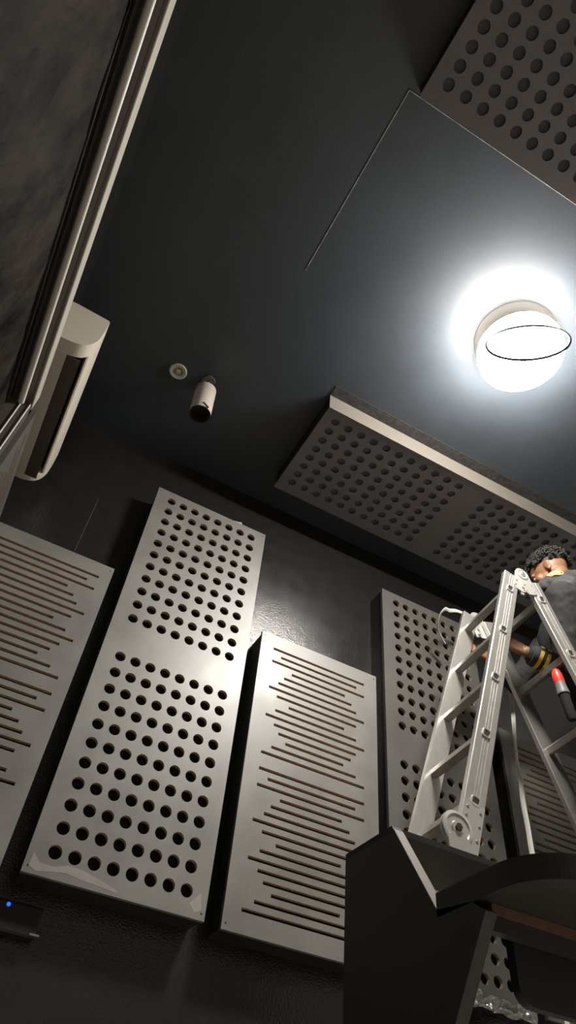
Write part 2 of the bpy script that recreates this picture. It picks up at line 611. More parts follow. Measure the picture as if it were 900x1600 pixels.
rn = Vector((math.sin(1.626) * math.cos(0.881), math.sin(1.626) * math.sin(0.881), math.cos(1.626)))
torus(bm, Q(1.372 * 0.943, 0.810 * 0.943, 2.793 * 0.943), rn, 0.173 * 0.943, 0.0052, 72, 10)
obj('trim_ring', bm, M_ring, lamp, True, label='thin grey ring hanging loose')

# ------------------------------------------------------------------ air conditioner
ay0, ay1 = 0.662 * S, 1.0 * S
ab = W(0, 0, 0.987).z
ac = thing('air_conditioner', 'cream split air conditioner high on the left wall', 'air conditioner', (XL, (ay0 + ay1) / 2, ab))
prof = [(0, 0.268), (0.06, 0.270), (0.188, 0.262), (0.195, 0.252), (0.1965, 0.17), (0.1955, 0.125), (0.1935, 0.098), (0.190, 0.080), (0.186, 0.066)]
prof_slot = [(0.1845, 0.063), (0.160, 0.100), (0.125, 0.095), (0.116, 0.0075)]
prof_solid = [(0.178, 0.047), (0.165, 0.029), (0.145, 0.016), (0.116, 0.0075)]
prof_back = [(0, 0.0)]


def ac_seg(bm, y0, y1, pr, mis):
    A = [bm.verts.new((XL + x, y0, ab + z)) for x, z in pr]
    B = [bm.verts.new((XL + x, y1, ab + z)) for x, z in pr]
    n = len(A)
    for k in range(n):
        f = bm.faces.new((A[k], A[(k + 1) % n], B[(k + 1) % n], B[k]))
        f.material_index = mis.get(k, 0)
    bm.faces.new(A)
    bm.faces.new(B[::-1])


bm = bmesh.new()
solid = prof + prof_solid + prof_back
slot = prof + prof_slot + prof_back
ac_seg(bm, ay0, ay0 + 0.062, solid, {})
n0 = len(prof)
ac_seg(bm, ay0 + 0.062, ay1 - 0.030, slot, {n0: 1, n0 + 1: 1, n0 + 2: 1})
ac_seg(bm, ay1 - 0.030, ay1, solid, {})
obj('body_shell', bm, [M_ac, M_ac_in], ac, True)
bm = bmesh.new()
A = []
for k in range(9):
    s = k / 8
    A.append((0.117 + 0.052 * s, 0.009 - 0.004 * math.sin(s * math.pi * 0.5) + 0.004 * s))
pr = [(XL + x, ay0 + 0.066, ab + z) for x, z in A] + [(XL + x - 0.001, ay0 + 0.066, ab + z + 0.004) for x, z in A[::-1]]
prism(bm, pr, (0, ay1 - ay0 - 0.066 - 0.033, 0))
obj('air_vane', bm, M_ac_shade, ac, True, label='air vane coloured brown-grey for its shade')
bm = bmesh.new()
prism(bm, [(XL + x, ay0 + 0.064, ab + z) for x, z in ((0.1858, 0.065), (0.180, 0.060), (0.173, 0.071), (0.181, 0.078))], (0, ay1 - ay0 - 0.064 - 0.032, 0))
obj('outlet_lip', bm, M_ac, ac)

# ------------------------------------------------------------------ window / sliding frame on the left wall with black sheeting
wf = thing('window_1', 'cream and silver sliding window frame along the left wall', 'window', W(-0.19, 0.2, -0.05))
wf['kind'] = 'structure'
yn, yf_ = -0.35 * S, 0.683 * S
bm = bmesh.new()
box(bm, (-0.1365 * S, yn, W(0, 0, 0.815).z), (-0.1348 * S, yf_, W(0, 0, 0.848).z), bev=0.0012)
obj('window_frame_fascia', bm, M_cream, wf, label='cream fascia')
bm = bmesh.new()
box(bm, (-0.19 * S, yn, W(0, 0, 0.8165).z), (-0.1367 * S, 0.680 * S, W(0, 0, 0.845).z))
box(bm, (-0.1415 * S, yn, W(0, 0, 0.8145).z), (-0.1405 * S, 0.680 * S, W(0, 0, 0.8165).z))
obj('window_frame_soffit', bm, M_bronze, wf, label='dark bronze soffit')
bm = bmesh.new()
cyl(bm, Vector((-0.1488 * S, yn, W(0, 0, 0.7985).z)), Vector((-0.1488 * S, 0.664 * S, W(0, 0, 0.7985).z)), 0.0046 * S, seg=20)
obj('silver_track', bm, M_silver, wf, True, label='silver tube track')
bm = bmesh.new()
box(bm, (-0.170 * S, yn, W(0, 0, 0.795).z), (-0.1655 * S, 0.672 * S, W(0, 0, 0.8165).z))
box(bm, (-0.160 * S, yn, W(0, 0, 0.809).z), (-0.1575 * S, 0.672 * S, W(0, 0, 0.8165).z))
obj('inner_track', bm, M_box, wf)
bm = bmesh.new()
box(bm, (-0.19 * S, 0.676 * S, W(0, 0, -0.05).z), (-0.1372 * S, 0.700 * S, W(0, 0, 0.8165).z))
obj('window_jamb', bm, M_bronze, wf, label='dark bronze jamb')
for xx in (-0.1385, -0.1505):
    bm = bmesh.new()
    cyl(bm, W(xx, 0.6755, -0.05), W(xx, 0.6755, 0.8165), 0.0013 * S, seg=12)
    obj('jamb_bead', bm, M_silver, wf, True, label='silver jamb bead')
bm = bmesh.new()
box(bm, (-0.19 * S, yn, W(0, 0, -0.06).z), (-0.138 * S, 0.69 * S, W(0, 0, -0.04).z))
obj('window_sill', bm, M_bronze, wf)

# crumpled sheet
bm = bmesh.new()
ny, nz = 190, 150
G = []
for i in range(ny + 1):
    row = []
    for j in range(nz + 1):
        s, q = i / ny, j / nz
        y = -0.34 * S + s * (0.672 + 0.34) * S
        z = W(0, 0, -0.035).z + q * (W(0, 0, 0.806).z - W(0, 0, -0.035).z)
        p = Vector((y * 1.6 + z * 0.9, z * 0.9 - y * 0.5, 1.3))
        h = 0.5 * noise.noise(p * 1.6) + 0.9 * (1 - abs(noise.noise(p * 2.6 + Vector((3, 1, 0)))) * 2) * 0.5 + 0.3 * (1 - 2 * abs(noise.noise(p * 7.0)))
        h += 0.14 * noise.noise(p * 17)
        ed = min(1.0, min(q, 1 - q) * 12)
        x = -0.1665 * S + 0.016 * h * (0.25 + 0.75 * ed)
        # the top edge sags away from the track at the near part
        x -= 0.010 * max(0, 1 - (1 - q) * 14) * (0.5 + 0.5 * math.sin(s * 9))
        row.append(bm.verts.new((x, y, z)))
    G.append(row)
for i in range(ny):
    for j in range(nz):
        bm.faces.new((G[i][j], G[i + 1][j], G[i + 1][j + 1], G[i][j + 1]))
sheet = obj('plastic_sheet', bm, M_sheet, smooth='all')
tag(sheet, 'crumpled black sheet covering the window at the upper left', 'sheet')

# ------------------------------------------------------------------ small ceiling fittings
c = Q(0.105, 1.862, 0)
c.z = ZC
dl = thing('recessed_downlight', 'small flat round recessed downlight, unlit, left of the cylinder spotlight', 'downlight', c)
bm = bmesh.new()
lathe(bm, c, (0, 0, -1), [(0.024, 0.0), (0.044, 0.0), (0.045, 0.003), (0.041, 0.006), (0.027, 0.005), (0.024, 0.001)], 40)
obj('trim_ring', bm, M_dl_ring, dl, True)
bm = bmesh.new()
lathe(bm, c, (0, 0, -1), [(0.0, 0.001), (0.024, 0.001), (0.026, 0.0048), (0.016, 0.0035), (0.0, 0.003)], 32)
obj('reflector', bm, M_dl_refl, dl, True)
bm = bmesh.new()
lathe(bm, c, (0, 0, -1), [(0.011, 0.003), (0.0105, 0.006), (0.0, 0.0066)], 24)
obj('led_chip', bm, M_dl_lens, dl, True, label='yellow led chip')

c = Q(0.262, 1.835, 0)
c.z = ZC
sp = thing('cylinder_spotlight', 'cream cylinder spotlight hanging from the dark ceiling', 'spotlight', c)
bm = bmesh.new()
lathe(bm, c, (0, 0, -1), [(0.010, 0), (0.034, 0), (0.034, 0.008), (0.010, 0.008)], 32)
obj('ceiling_plate', bm, M_spot_dark, sp, True, label='grey plate')
bm = bmesh.new()
torus(bm, c + Vector((0, 0, -0.062)), (0.55, -0.8, 0.1), 0.028, 0.008, 32, 8)
cyl(bm, c, c + Vector((0, 0, -0.095)), 0.007, seg=12)
obj('swivel_bracket', bm, M_spot_dark, sp, True, label='grey swivel bracket')
axd = Vector((0.045, 0.01, -1)).normalized()
c1 = c + Vector((0, 0, -0.088))
bm = bmesh.new()
lathe(bm, c1, axd, [(0, 0), (0.050, 0.0), (0.052, 0.003), (0.052, 0.050), (0.0505, 0.051), (0.0505, 0.0545), (0.052, 0.0555), (0.052, 0.206), (0.050, 0.206), (0.049, 0.190), (0.048, 0.150)], 48)
obj('barrel', bm, M_spot, sp, True)
bm = bmesh.new()
lathe(bm, c1, axd, [(0, 0.140), (0.0475, 0.140), (0.0485, 0.2065), (0.0522, 0.2065), (0.0522, 0.2085), (0.046, 0.2085), (0.044, 0.145), (0, 0.145)], 48)
obj('dark_baffle', bm, M_rubber, sp, True, label='black baffle')
bm = bmesh.new()
pn = c1 + axd * 0.192 + Vector((0.006, -0.051, 0))
obox(bm, pn, Vector((0.8, 0, -0.6)), EY, Vector((0.6, 0, 0.8)), (-0.018, -0.004, -0.004), (0.018, 0.004, 0.004))
obj('tilt_slot', bm, M_rubber, sp, label='black notch')

# ------------------------------------------------------------------ adaptor with blue light on the front wall
c = Q(0.31, YF, 0.60)
dv = thing('power_adaptor', 'small black power adaptor with a blue light on the wall below the panels', 'adaptor', c)
bm = bmesh.new()
box(bm, (0.20, YF - 0.045, 0.615 + EYE), (0.375, YF, 0.70 + EYE), bev=0.008)
obj('housing', bm, M_dev, dv)
bm = bmesh.new()
box(bm, (0.355, YF - 0.050, 0.622 + EYE), (0.384, YF - 0.0455, 0.6275 + EYE), bev=0.001)
obj('label_strip', bm, M_toolgrey, dv, label='pale strip')
bm = bmesh.new()
lathe(bm, Q(0.270, YF - 0.045, 0.686), (0, -1, 0), [(0.006, 0), (0.005, 0.003), (0, 0.004)], 14)
obj('indicator_light', bm, M_led, dv, True, label='glowing blue light')

# ------------------------------------------------------------------ folding ladder
LA = Vector((0.783, 0.687, 0.936)) * S + Vector((0, 0, EYE))
LH = Vector((0.821, 0.6845, 0.990)) * S + Vector((0, 0, EYE))
DL = Vector((-0.304, 0.022, -0.952)).normalized()
DR = Vector((0.296, -0.021, -0.955)).normalized()
RR = Vector((0.072, 0.9974, 0)).normalized()          # rung direction, away from the camera
PITCH = 0.1233 * S
LW = 0.149 * S + 0.012
lad = thing('folding_ladder', 'aluminium folding ladder opened in an A behind the black desk', 'ladder', (LH.x, LH.y, 0))
SW, STK = 0.078, 0.025    # stile width and thickness
RA = Vector((0.859, 0.681, 0.941)) * S + Vector((0, 0, EYE))


def stile(o, d, n, length, name='stile'):
    """o start, d along, stile thickness from the outer face along n"""
    side = d.cross(n).normalized()
    bm = bmesh.new()
    h, t, g = SW / 2, STK, 0.0022
    prof = [(-h, 0.003), (-h + 0.003, 0), (-0.014, 0), (-0.0125, g), (-0.0085, g), (-0.007, 0), (-0.002, 0), (-0.001, g), (0.002, g), (0.003, 0),
            (0.0085, 0), (0.010, g), (0.0135, g), (0.015, 0), (h - 0.003, 0), (h, 0.003), (h, t - 0.002), (h - 0.002, t), (-h + 0.002, t), (-h, t - 0.002)]
    prism(bm, [o + side * a + n * b for a, b in prof], d * length)
    return obj(name, bm, M_alu, lad)


def plug(o, d, n, parent):
    side = d.cross(n).normalized()
    bm = bmesh.new()
    # ring: rounded rectangular collar
    K = 24
    for r0, r1, dep, mi in ((1.0, 0.74, -0.004, 0),):
        O, I = [], []
        for k in range(K):
            a = 2 * math.pi * k / K
            c_, s_ = math.cos(a), math.sin(a)
            e = 0.45
            x = math.copysign(abs(c_) ** e, c_)
            y = math.copysign(abs(s_) ** e, s_)
            O.append((x * 0.0165, y * 0.0185))
            I.append((x * 0.0118, y * 0.0138))
        vo0 = [bm.verts.new(o + side * a + d * b + n * 0.001) for a, b in O]
        vo1 = [bm.verts.new(o + side * a * 0.94 + d * b * 0.94 - n * 0.0045) for a, b in O]
        vi1 = [bm.verts.new(o + side * a + d * b - n * 0.0045) for a, b in I]
        vi0 = [bm.verts.new(o + side * a + d * b + n * 0.001) for a, b in I]
        for k in range(K):
            k2 = (k + 1) % K
            for a, b in ((vo0, vo1), (vo1, vi1), (vi1, vi0)):
                bm.faces.new((a[k], a[k2], b[k2], b[k]))
        f = bm.faces.new(vi0)
        f.material_index = 1
    obox(bm, o, side, d, n, (-0.008, -0.006, -0.0025), (0.008, 0.010, 0.002), 1)
    return obj('rung_plug', bm, [M_cast, M_darkplug], parent, label='dark-centred rung plug')


def rung(p, d):
    """p: axis at the near stile's outer face; d: stile direction"""
    side = d.cross(RR).normalized()
    bm = bmesh.new()
    h = 0.0155
    prof = [(-h, -0.011), (-h + 0.003, -0.014), (-0.008, -0.014), (-0.007, -0.0125), (-0.003, -0.0125), (-0.002, -0.014), (0.002, -0.014), (0.003, -0.0125), (0.007, -0.0125),
            (0.008, -0.014), (h - 0.003, -0.014), (h, -0.011), (h, 0.013), (h - 0.003, 0.016), (-h + 0.003, 0.016), (-h, 0.013)]
    o = p + RR * (STK - 0.002)
    prism(bm, [o + side * a + d * b for a, b in prof], RR * (LW - 2 * STK + 0.004))
    return obj('rung', bm, M_alu_dull, lad)


def rivet(bm, o, n, r=0.0042):
    lathe(bm, o, -n, [(r, 0), (r * 0.8, 0.0018), (0, 0.0026)], 10)


def hinge_disc(c, d1, d2, n, name='hinge'):
    """round locking hinge with two arms; c at the stile outer face plane"""
    bm = bmesh.new()
    root = None
    for d, off in ((d1, 0.0), (d2, -0.002)):
        s = d.cross(n).normalized()
        cc = c - n * (0.0035 - off)
        pts = []
        w1, w2, ln = 0.036, 0.033, 0.115
        for k in range(13):
            a = math.pi * k / 12
            pts.append(cc + s * (w1 * math.cos(a)) - d * (w1 * math.sin(a)))
        pts += [cc - s * w2 + d * (ln - 0.015), cc - s * (w2 - 0.015) + d * ln, cc + s * (w2 - 0.015) + d * ln, cc + s * w2 + d * (ln - 0.015)]
        prism(bm, pts, n * 0.004)
    h = obj(name, bm, M_cast, lad, label='cast hinge')
    bm = bmesh.new()
    lathe(bm, c - n * 0.0045, -n, [(0.031, 0), (0.030, 0.004), (0.024, 0.0055), (0.021, 0.0035), (0.013, 0.0035), (0.012, 0.008), (0, 0.009)], 36)
    obj('hinge_boss', bm, M_cast, h, True)
    bm = bmesh.new()
    cyl(bm, c - n * 0.012, c - n * 0.0155, 0.0078, seg=6)
    obj('bolt', bm, M_alu_dull, h)
    for d in (d1, d2):
        s = d.cross(n).normalized()
        for a, b in ((-0.022, 0.062), (0.022, 0.062), (-0.024, 0.094), (0.022, 0.098)):
            bm = bmesh.new()
            rivet(bm, c + s * a + d * b - n * 0.0045, n)
            obj('rivet', bm, M_alu_dull, h, True)
    return h


SEC = 0.617 * S
zfoot = 0.028
for d, A, tagname in ((DL, LA, 'l'), (DR, RA, 'r')):
    low = LH + d * SEC
    hx = d.cross(RR).normalized()
    end = LH + d * ((LH.z - zfoot) / -d.z)
    Apts = [LH + d * (A - LH).dot(d) + d * PITCH * k + d.cross(RR).normalized() * (A - LH).dot(d.cross(RR).normalized()) for k in range(5)]
    off = d.cross(RR).normalized() * (A - LH).dot(d.cross(RR).normalized()) * 1.0
    nlow = 4
    Lpts = [low + d * (0.055 * S + PITCH * k) + off for k in range(nlow)]
    for nr, (base, n) in enumerate(((Vector((0, 0, 0)), RR), (RR * LW, -RR))):
        st = stile(LH + off + base + d * 0.035, d, n, SEC - 0.07)
        for p in Apts:
            plug(p + base, d, n, st)
        st2 = stile(low + off + base + d * 0.035, d, n, (end - low).length - 0.035)
        for p in Lpts:
            plug(p + base, d, n, st2)
        bm = bmesh.new()
        s_ = d.cross(n).normalized()
        obox(bm, end + off + base, s_, d, n, (-0.043, -0.05, -0.004), (0.043, 0.012, STK + 0.004), bev=0.003)
        obj('rubber_foot', bm, M_rubber, lad, label='black rubber foot')
        # folding hinge between the two sections, its round boss proud of the stile's outer edge
        out = s_ if (s_.x < 0) == (d.x < 0) else -s_
        hc = low + off + base + out * 0.047 - d * 0.010
        bm = bmesh.new()
        o_ = low + off + base - n * 0.0035
        prism(bm, [o_ + s_ * a + d * b for a, b in ((-0.036, -0.13), (0.036, -0.13), (0.036, 0.045), (0.02, 0.06), (-0.02, 0.06), (-0.036, 0.045))], n * 0.004)
        h = obj('hinge', bm, M_cast, lad, label='cast hinge')
        bm = bmesh.new()
        lathe(bm, hc + n * 0.006, -n, [(0, 0), (0.052, 0), (0.054, 0.004), (0.054, 0.012), (0.051, 0.016), (0.042, 0.018), (0.038, 0.0145), (0.022, 0.0145), (0.020, 0.020), (0, 0.021)], 48)
        obj('hinge_boss', bm, M_cast, h, True)
        bm = bmesh.new()
        cyl(bm, hc - n * 0.014, hc - n * 0.0195, 0.012, seg=6)
        obj('bolt', bm, M_darkplug, h)
        bm = bmesh.new()
        o_ = hc - n * 0.004
        pr_ = []
        for k in range(13):
            a = math.pi * k / 12
            pr_.append(o_ + d * 0.045 - out * 0.014 + s_ * (0.040 * math.cos(a)) - d * (0.034 * math.sin(a)))
        pr_ += [o_ + d * 0.150 - out * 0.045 - s_ * 0.034, o_ + d * 0.150 - out * 0.045 + s_ * 0.034]
        prism(bm, pr_, -n * 0.009)
        obj('hinge_arm', bm, M_cast, h)
        for a, b in ((-0.024, -0.105), (0.024, -0.105), (-0.024, -0.075), (0.026, -0.06), (0.026, -0.01)):
            bm = bmesh.new()
            rivet(bm, low + off + base + s_ * a + d * b - n * 0.0035, n, 0.0055)
            obj('rivet', bm, M_alu_dull, h, True)
    for p in Apts + Lpts:
        rung(p, d)
for base, n in ((Vector((0, 0, 0)), RR), (RR * LW, -RR)):
    hinge_disc(LH + base, DL, DR, n)
    bm = bmesh.new()
    s_ = DR.cross(n).normalized()
    if s_.x > 0:
        s_ = -s_
    o = LH + base + DR * 0.075
    obox(bm, o, s_, DR, n, (0.030, -0.030, -0.004), (0.050, 0.030, 0.012), bev=0.003)
    obox(bm, o, s_, DR, n, (0.044, -0.005, 0.0), (0.060, 0.042, 0.008), bev=0.002)
    cyl(bm, o + s_ * 0.040 - n * 0.008, o + s_ * 0.040 + n * 0.018, 0.007, seg=14)
    obj('lock_lever', bm, M_cast, lad, label='bright lock lever')

# ------------------------------------------------------------------ black desk
dk = thing('studio_desk', 'tall black desk with raked side and rounded shelf in the bottom right corner', 'desk', (1.4, 1.15, 0))
x0, tk = 0.854, 0.025
poly = [(1.401, 0.681), (1.213, 0.681), (1.0810, 0.480), (0.985, 0.468), (0.950, 0.446), (0.967, 0.424), (1.040, 0.325), (1.20, 0.108), (1.26, 0.04), (1.26, -EYE), (1.401, -EYE)]
bm = bmesh.new()
fs = prism(bm, [Q(x0, y, z) for y, z in poly], (tk, 0, 0))
obj('side_panel', bm, M_black, dk)
# pale strip painting the lamp light on the raked front edge
e0, e1 = Q(x0, 1.2065, 0.671), Q(x0, 1.0790, 0.477)
dd = (e1 - e0).normalized()
nn = Vector((0, dd.z, -dd.y)) * 1.0
if nn.y > 0:
    nn = -nn
bm = bmesh.new()
obox(bm, e0, EX, dd, nn, (0.0006, 0.0, 0.0), (tk - 0.0006, (e1 - e0).length, 0.0012))
obj('lit_edge', bm, M_desk_edge, dk, label='front edge with lamp light laid on as grey')
bm = bmesh.new()
box(bm, (x0, 1.213, 0.6665 + EYE), (2.02, 1.401, 0.681 + EYE), bev=0.001)
obj('top_board', bm, M_black, dk)
bm = bmesh.new()
fs = prism(bm, [Q(2.0, y, z) for y, z in poly], (tk, 0, 0))
obj('side_panel', bm, M_black, dk)
# shelf slab with a rounded front-left corner
bm = bmesh.new()
r = 0.115
yfr = 0.792
pts = [(x0, 1.08)]
for k in range(13):
    a = math.pi + (math.pi / 2) * k / 12
    pts.append((x0 + r + r * math.cos(a), yfr + r + r * math.sin(a)))
pts += [(2.025, yfr), (2.025, 1.08)]
fs = prism(bm, [Q(x, y, 0.467) for x, y in pts], (0, 0, 0.041))
for f in fs:
    if abs(f.normal.z) > 0.9 and f.calc_center_median().z < 0.48 + EYE:
        f.material_index = 1
obj('shelf_slab', bm, [M_black, M_desk_under], dk)
bm = bmesh.new()
box(bm, (x0 + tk, 0.962, 0.4495 + EYE), (2.0, 0.982, 0.4665 + EYE))
obj('shelf_rail', bm, M_rail_wood, dk, label='bare brown wood rail')
bm = bmesh.new()
box(bm, (x0 + tk, 0.964, 0.424 + EYE), (2.0, 0.982, 0.4493 + EYE))
obj('lower_rail', bm, M_black, dk)
dr = bmesh.new()
pts = []
for (cx, cz, a0) in ((0.965, 0.365, math.pi), ):
    for k in range(9):
        a = a0 + (math.pi / 2) * k / 8
        pts.append((cx + 0.03 * math.cos(a), cz + 0.03 * math.sin(a)))
pts = [(0.935, 0.4355)] + pts + [(2.0, 0.335), (2.0, 0.4355)]
prism(dr, [Q(x, 0.983, z) for x, z in pts], (0, 0.018, 0))
obj('front_panel', dr, mat('blue_black_laminate', (0.010, 0.011, 0.014), 0.45), dk, label='blue-black board with a rounded corner')

# ------------------------------------------------------------------ crumpled film at the foot of the dim perforated panel
bm = bmesh.new()
G = []
nx_, nz_ = 90, 12
for i in range(nx_ + 1):
    row = []
    for j in range(nz_ + 1):
        s, q = i / nx_, j / nz_
        x = (0.838 + s * 0.132) * S
        top = 0.3385 + 0.010 * noise.noise(Vector((s * 7, 0.3, 0))) + 0.018 * max(0, 0.22 - s) * 4 - 0.006 * s
        bot = 0.318 + 0.006 * noise.noise(Vector((s * 5, 4.3, 0))) - 0.004 * s
        z = bot + (top - bot) * q
        p = Vector((x * 30, z * S * 30, 0))
        yy = 0.991 * S - 0.013 * abs(noise.noise(p * 0.9)) * 2 - 0.006 * noise.noise(p * 2.2)
        row.append(bm.verts.new((x, yy, z * S + EYE)))
    G.append(row)
for i in range(nx_):
    for j in range(nz_):
        bm.faces.new((G[i][j], G[i + 1][j], G[i + 1][j + 1], G[i][j + 1]))
film = obj('plastic_film', bm, M_foil)
tag(film, 'shiny crumpled plastic film at the foot of the dim perforated panel', 'plastic film')

# ------------------------------------------------------------------ flat cable
pts = [W(0.838, 0.955, 1.000), W(0.812, 0.945, 1.022), W(0.803, 0.925, 1.043), W(0.813, 0.915, 1.062), W(0.832, 0.92, 1.0715), W(0.856, 0.92, 1.0815), W(0.886, 0.92, 1.081), W(0.915, 0.92, 1.068),
       W(0.950, 0.92, 1.015), W(0.974, 0.92, 0.958), W(0.977, 0.92, 0.90), W(0.971, 0.92, 0.842), W(0.963, 0.92, 0.785), W(0.958, 0.92, 0.735), W(0.9575, 0.92, 0.690), W(0.954, 0.92, 0.648), W(0.954, 0.92, 0.600), W(0.953, 0.92, 0.564), W(0.954, 0.92, 0.47), W(0.955, 0.91, 0.2), W(0.955, 0.90, -0.195)]
path = spline(pts, 8)
bm = bmesh.new()
prev = None
L_ = len(path)
for i, p in enumerate(path):
    d = (path[min(i + 1, L_ - 1)] - path[max(i - 1, 0)]).normalized()
    tw = 0.5 + 0.55 * math.sin(i * 0.11)
    u = d.cross(Vector((0, 1, 0)))
    if u.length < 1e-3:
        u = Vector((1, 0, 0))
    u.normalize()
    v_ = d.cross(u).normalized()
    a = u * math.cos(tw) + v_ * math.sin(tw)
    b = d.cross(a).normalized()
    hw, hh = 0.0105, 0.0022
    ring = [bm.verts.new(p + a * (hw * ca) + b * (hh * sa)) for ca, sa in ((1, 0), (0.7, 1), (-0.7, 1), (-1, 0), (-0.7, -1), (0.7, -1))]
    if prev:
        for k in range(6):
            bm.faces.new((prev[k], prev[(k + 1) % 6], ring[(k + 1) % 6], ring[k]))
    else:
        bm.faces.new(ring)
    prev = ring
bm.faces.new(prev[::-1])
cb = obj('flat_cable', bm, M_cable, smooth=True)
tag(cb, 'pale grey flat cable looping over and hanging behind the ladder', 'cable')


# ------------------------------------------------------------------ the worker
def ball(bm, c, r, sub=3, sc=(1, 1, 1), R=None):
    t = bmesh.new()
    bmesh.ops.create_icosphere(t, subdivisions=sub, radius=1.0)
    M = Matrix.Diagonal((r * sc[0], r * sc[1], r * sc[2], 1))
    if R is not None:
        M = R.to_4x4() @ M
    t.transform(Matrix.Translation(Vector(c)) @ M)
    merge(bm, t)


def limb(bm, pts):
    """closed tapered tubes joined by balls: pts = [(point, radius), ...]"""
    for (p, r) in pts:
        ball(bm, p, r, 3)
    for (p, r), (q, s) in zip(pts, pts[1:]):
        cyl(bm, p, q, r, s, seg=20)


def fused(name, bm, mats, voxel, parent, smooth_it=6, disp=None, **props):
    """melt overlapping closed solids into ONE continuous surface"""
    me = bpy.data.meshes.new('tmp_fuse')
    bmesh.ops.recalc_face_normals(bm, faces=bm.faces[:])
    bm.to_mesh(me)
    bm.free()
    o = bpy.data.objects.new('tmp_fuse', me)
    COL.objects.link(o)
    md = o.modifiers.new('r', 'REMESH')
    md.mode = 'VOXEL'
    md.voxel_size = voxel
    if smooth_it:
        ms = o.modifiers.new('s', 'SMOOTH')
        ms.factor = 0.5
        ms.iterations = smooth_it
    dg = bpy.context.evaluated_depsgraph_get()
    dg.update()
    ev = o.evaluated_get(dg)
    m2 = bpy.data.meshes.new_from_object(ev)
    bpy.data.objects.remove(o, do_unlink=True)
    bpy.data.meshes.remove(me)
    b2 = bmesh.new()
    b2.from_mesh(m2)
    bpy.data.meshes.remove(m2)
    if disp:
        b2.normal_update()
        for v in b2.verts:
            v.co += v.normal * disp(v.co)
    return obj(name, b2, mats, parent, 'all', **props)


FWD = Vector((-0.80, 0.60, 0)).normalized()          # where the worker faces
LFT = Vector((0, 0, 1)).cross(FWD)                   # his left, towards the camera
per = thing('person', 'person in a charcoal hoodie and black trousers standing on the ladder, arm reaching inside it', 'person', W(1.03, 0.735, 0.475))


def P(f, l, z):
    """body frame: forward, left (metres) from the axis, height in metres above the floor"""
    return Vector((1.035 * S, 0.735 * S, 0)) + FWD * f + LFT * l + Vector((0, 0, z))


hz = W(0, 0, 1.116).z
headc = W(0.953, 0.716, 1.089)
# head frame: turned towards the wall, tipped down
HF = Vector((-0.36, 0.86, -0.44)).normalized()
HL = Vector((0, 0, 1)).cross(HF).normalized()
HU = HF.cross(HL).normalized()


def Hd(f, l, u):
    return headc + HF * f + HL * l + HU * u


HR = Matrix((HF, HL, HU)).transposed()
hipz = W(0, 0, 0.83).z
chest = W(0.990, 0.745, 0.935)
neck = W(0.985, 0.725, 1.035)
pelvis = W(1.045, 0.745, 0.815)
shl, shr = chest + LFT * 0.165 + Vector((0, 0, 0.115)) + FWD * 0.02, chest - LFT * 0.165 + Vector((0, 0, 0.115)) + FWD * 0.03
elb = W(0.952, 0.737, 0.838)
wri = W(0.868, 0.757, 0.864)
hnd = W(0.835, 0.762, 0.872)
elr = W(0.965, 0.885, 0.905)
wrr = W(0.872, 0.862, 0.915)
hnr = W(0.838, 0.858, 0.920)
hl, hr = pelvis + LFT * 0.085, pelvis - LFT * 0.085
fzl = LH + DR * 0
rung4 = RA + DR * PITCH * 4
fl = Vector((rung4.x + 0.055, rung4.y + 0.10, rung4.z + 0.085))
fr = Vector((rung4.x + 0.055, rung4.y + 0.24, rung4.z + 0.085))
knl = (hl + fl) / 2 + FWD * 0.06 + LFT * 0.02
knr = (hr + fr) / 2 + FWD * 0.06 - LFT * 0.02

bm = bmesh.new()
# skull, jaw, face
ball(bm, Hd(-0.008, 0, 0.028), 1, 4, (0.094, 0.073, 0.090), HR)
ball(bm, Hd(0.024, 0, -0.035), 1, 4, (0.066, 0.058, 0.075), HR)
ball(bm, Hd(0.052, 0, -0.082), 1, 3, (0.030, 0.030, 0.026), HR)
limb(bm, [(Hd(0.083, 0, 0.012), 0.010), (Hd(0.103, 0, -0.026), 0.014)])
for s in (-1, 1):
    ball(bm, Hd(0.092, s * 0.014, -0.030), 0.010, 2)
    ball(bm, Hd(0.058, s * 0.040, -0.018), 0.024, 3)
    ball(bm, Hd(0.074, s * 0.031, 0.022), 1, 2, (0.014, 0.026, 0.010), HR)
    # ears: shell with a rolled rim
    ce = Hd(-0.012, s * 0.074, -0.008)
    RE = Matrix.Rotation(-0.35 * s, 3, HU) @ HR
    ball(bm, ce, 1, 3, (0.019, 0.007, 0.030), RE)
    ball(bm, ce + HU * 0.012 - HF * 0.008 + HL * s * 0.004, 1, 3, (0.014, 0.007, 0.016), RE)
    ball(bm, ce - HU * 0.026 + HF * 0.006, 0.009, 2)
ball(bm, Hd(0.084, 0, -0.058), 1, 2, (0.012, 0.026, 0.007), HR)
ball(bm, Hd(0.082, 0, -0.069), 1, 2, (0.012, 0.022, 0.007), HR)
# neck, trunk, arms, legs
limb(bm, [(Hd(-0.018, 0, -0.045), 0.056), (neck - Vector((0, 0, 0.02)), 0.058)])
limb(bm, [(neck - Vector((0, 0, 0.04)), 0.06), (chest + Vector((0, 0, 0.05)), 0.11), (chest - Vector((0, 0, 0.08)), 0.112), (pelvis, 0.115)])
for s in (shl, shr):
    limb(bm, [(neck - Vector((0, 0, 0.05)), 0.05), (s, 0.055)])
limb(bm, [(shl, 0.052), (elb, 0.040), (wri, 0.0265)])
limb(bm, [(shr, 0.052), (elr, 0.040), (wrr, 0.0265)])
for h_, k_, f_ in ((hl, knl, fl), (hr, knr, fr)):
    limb(bm, [(h_, 0.085), (k_, 0.056), (f_, 0.040)])


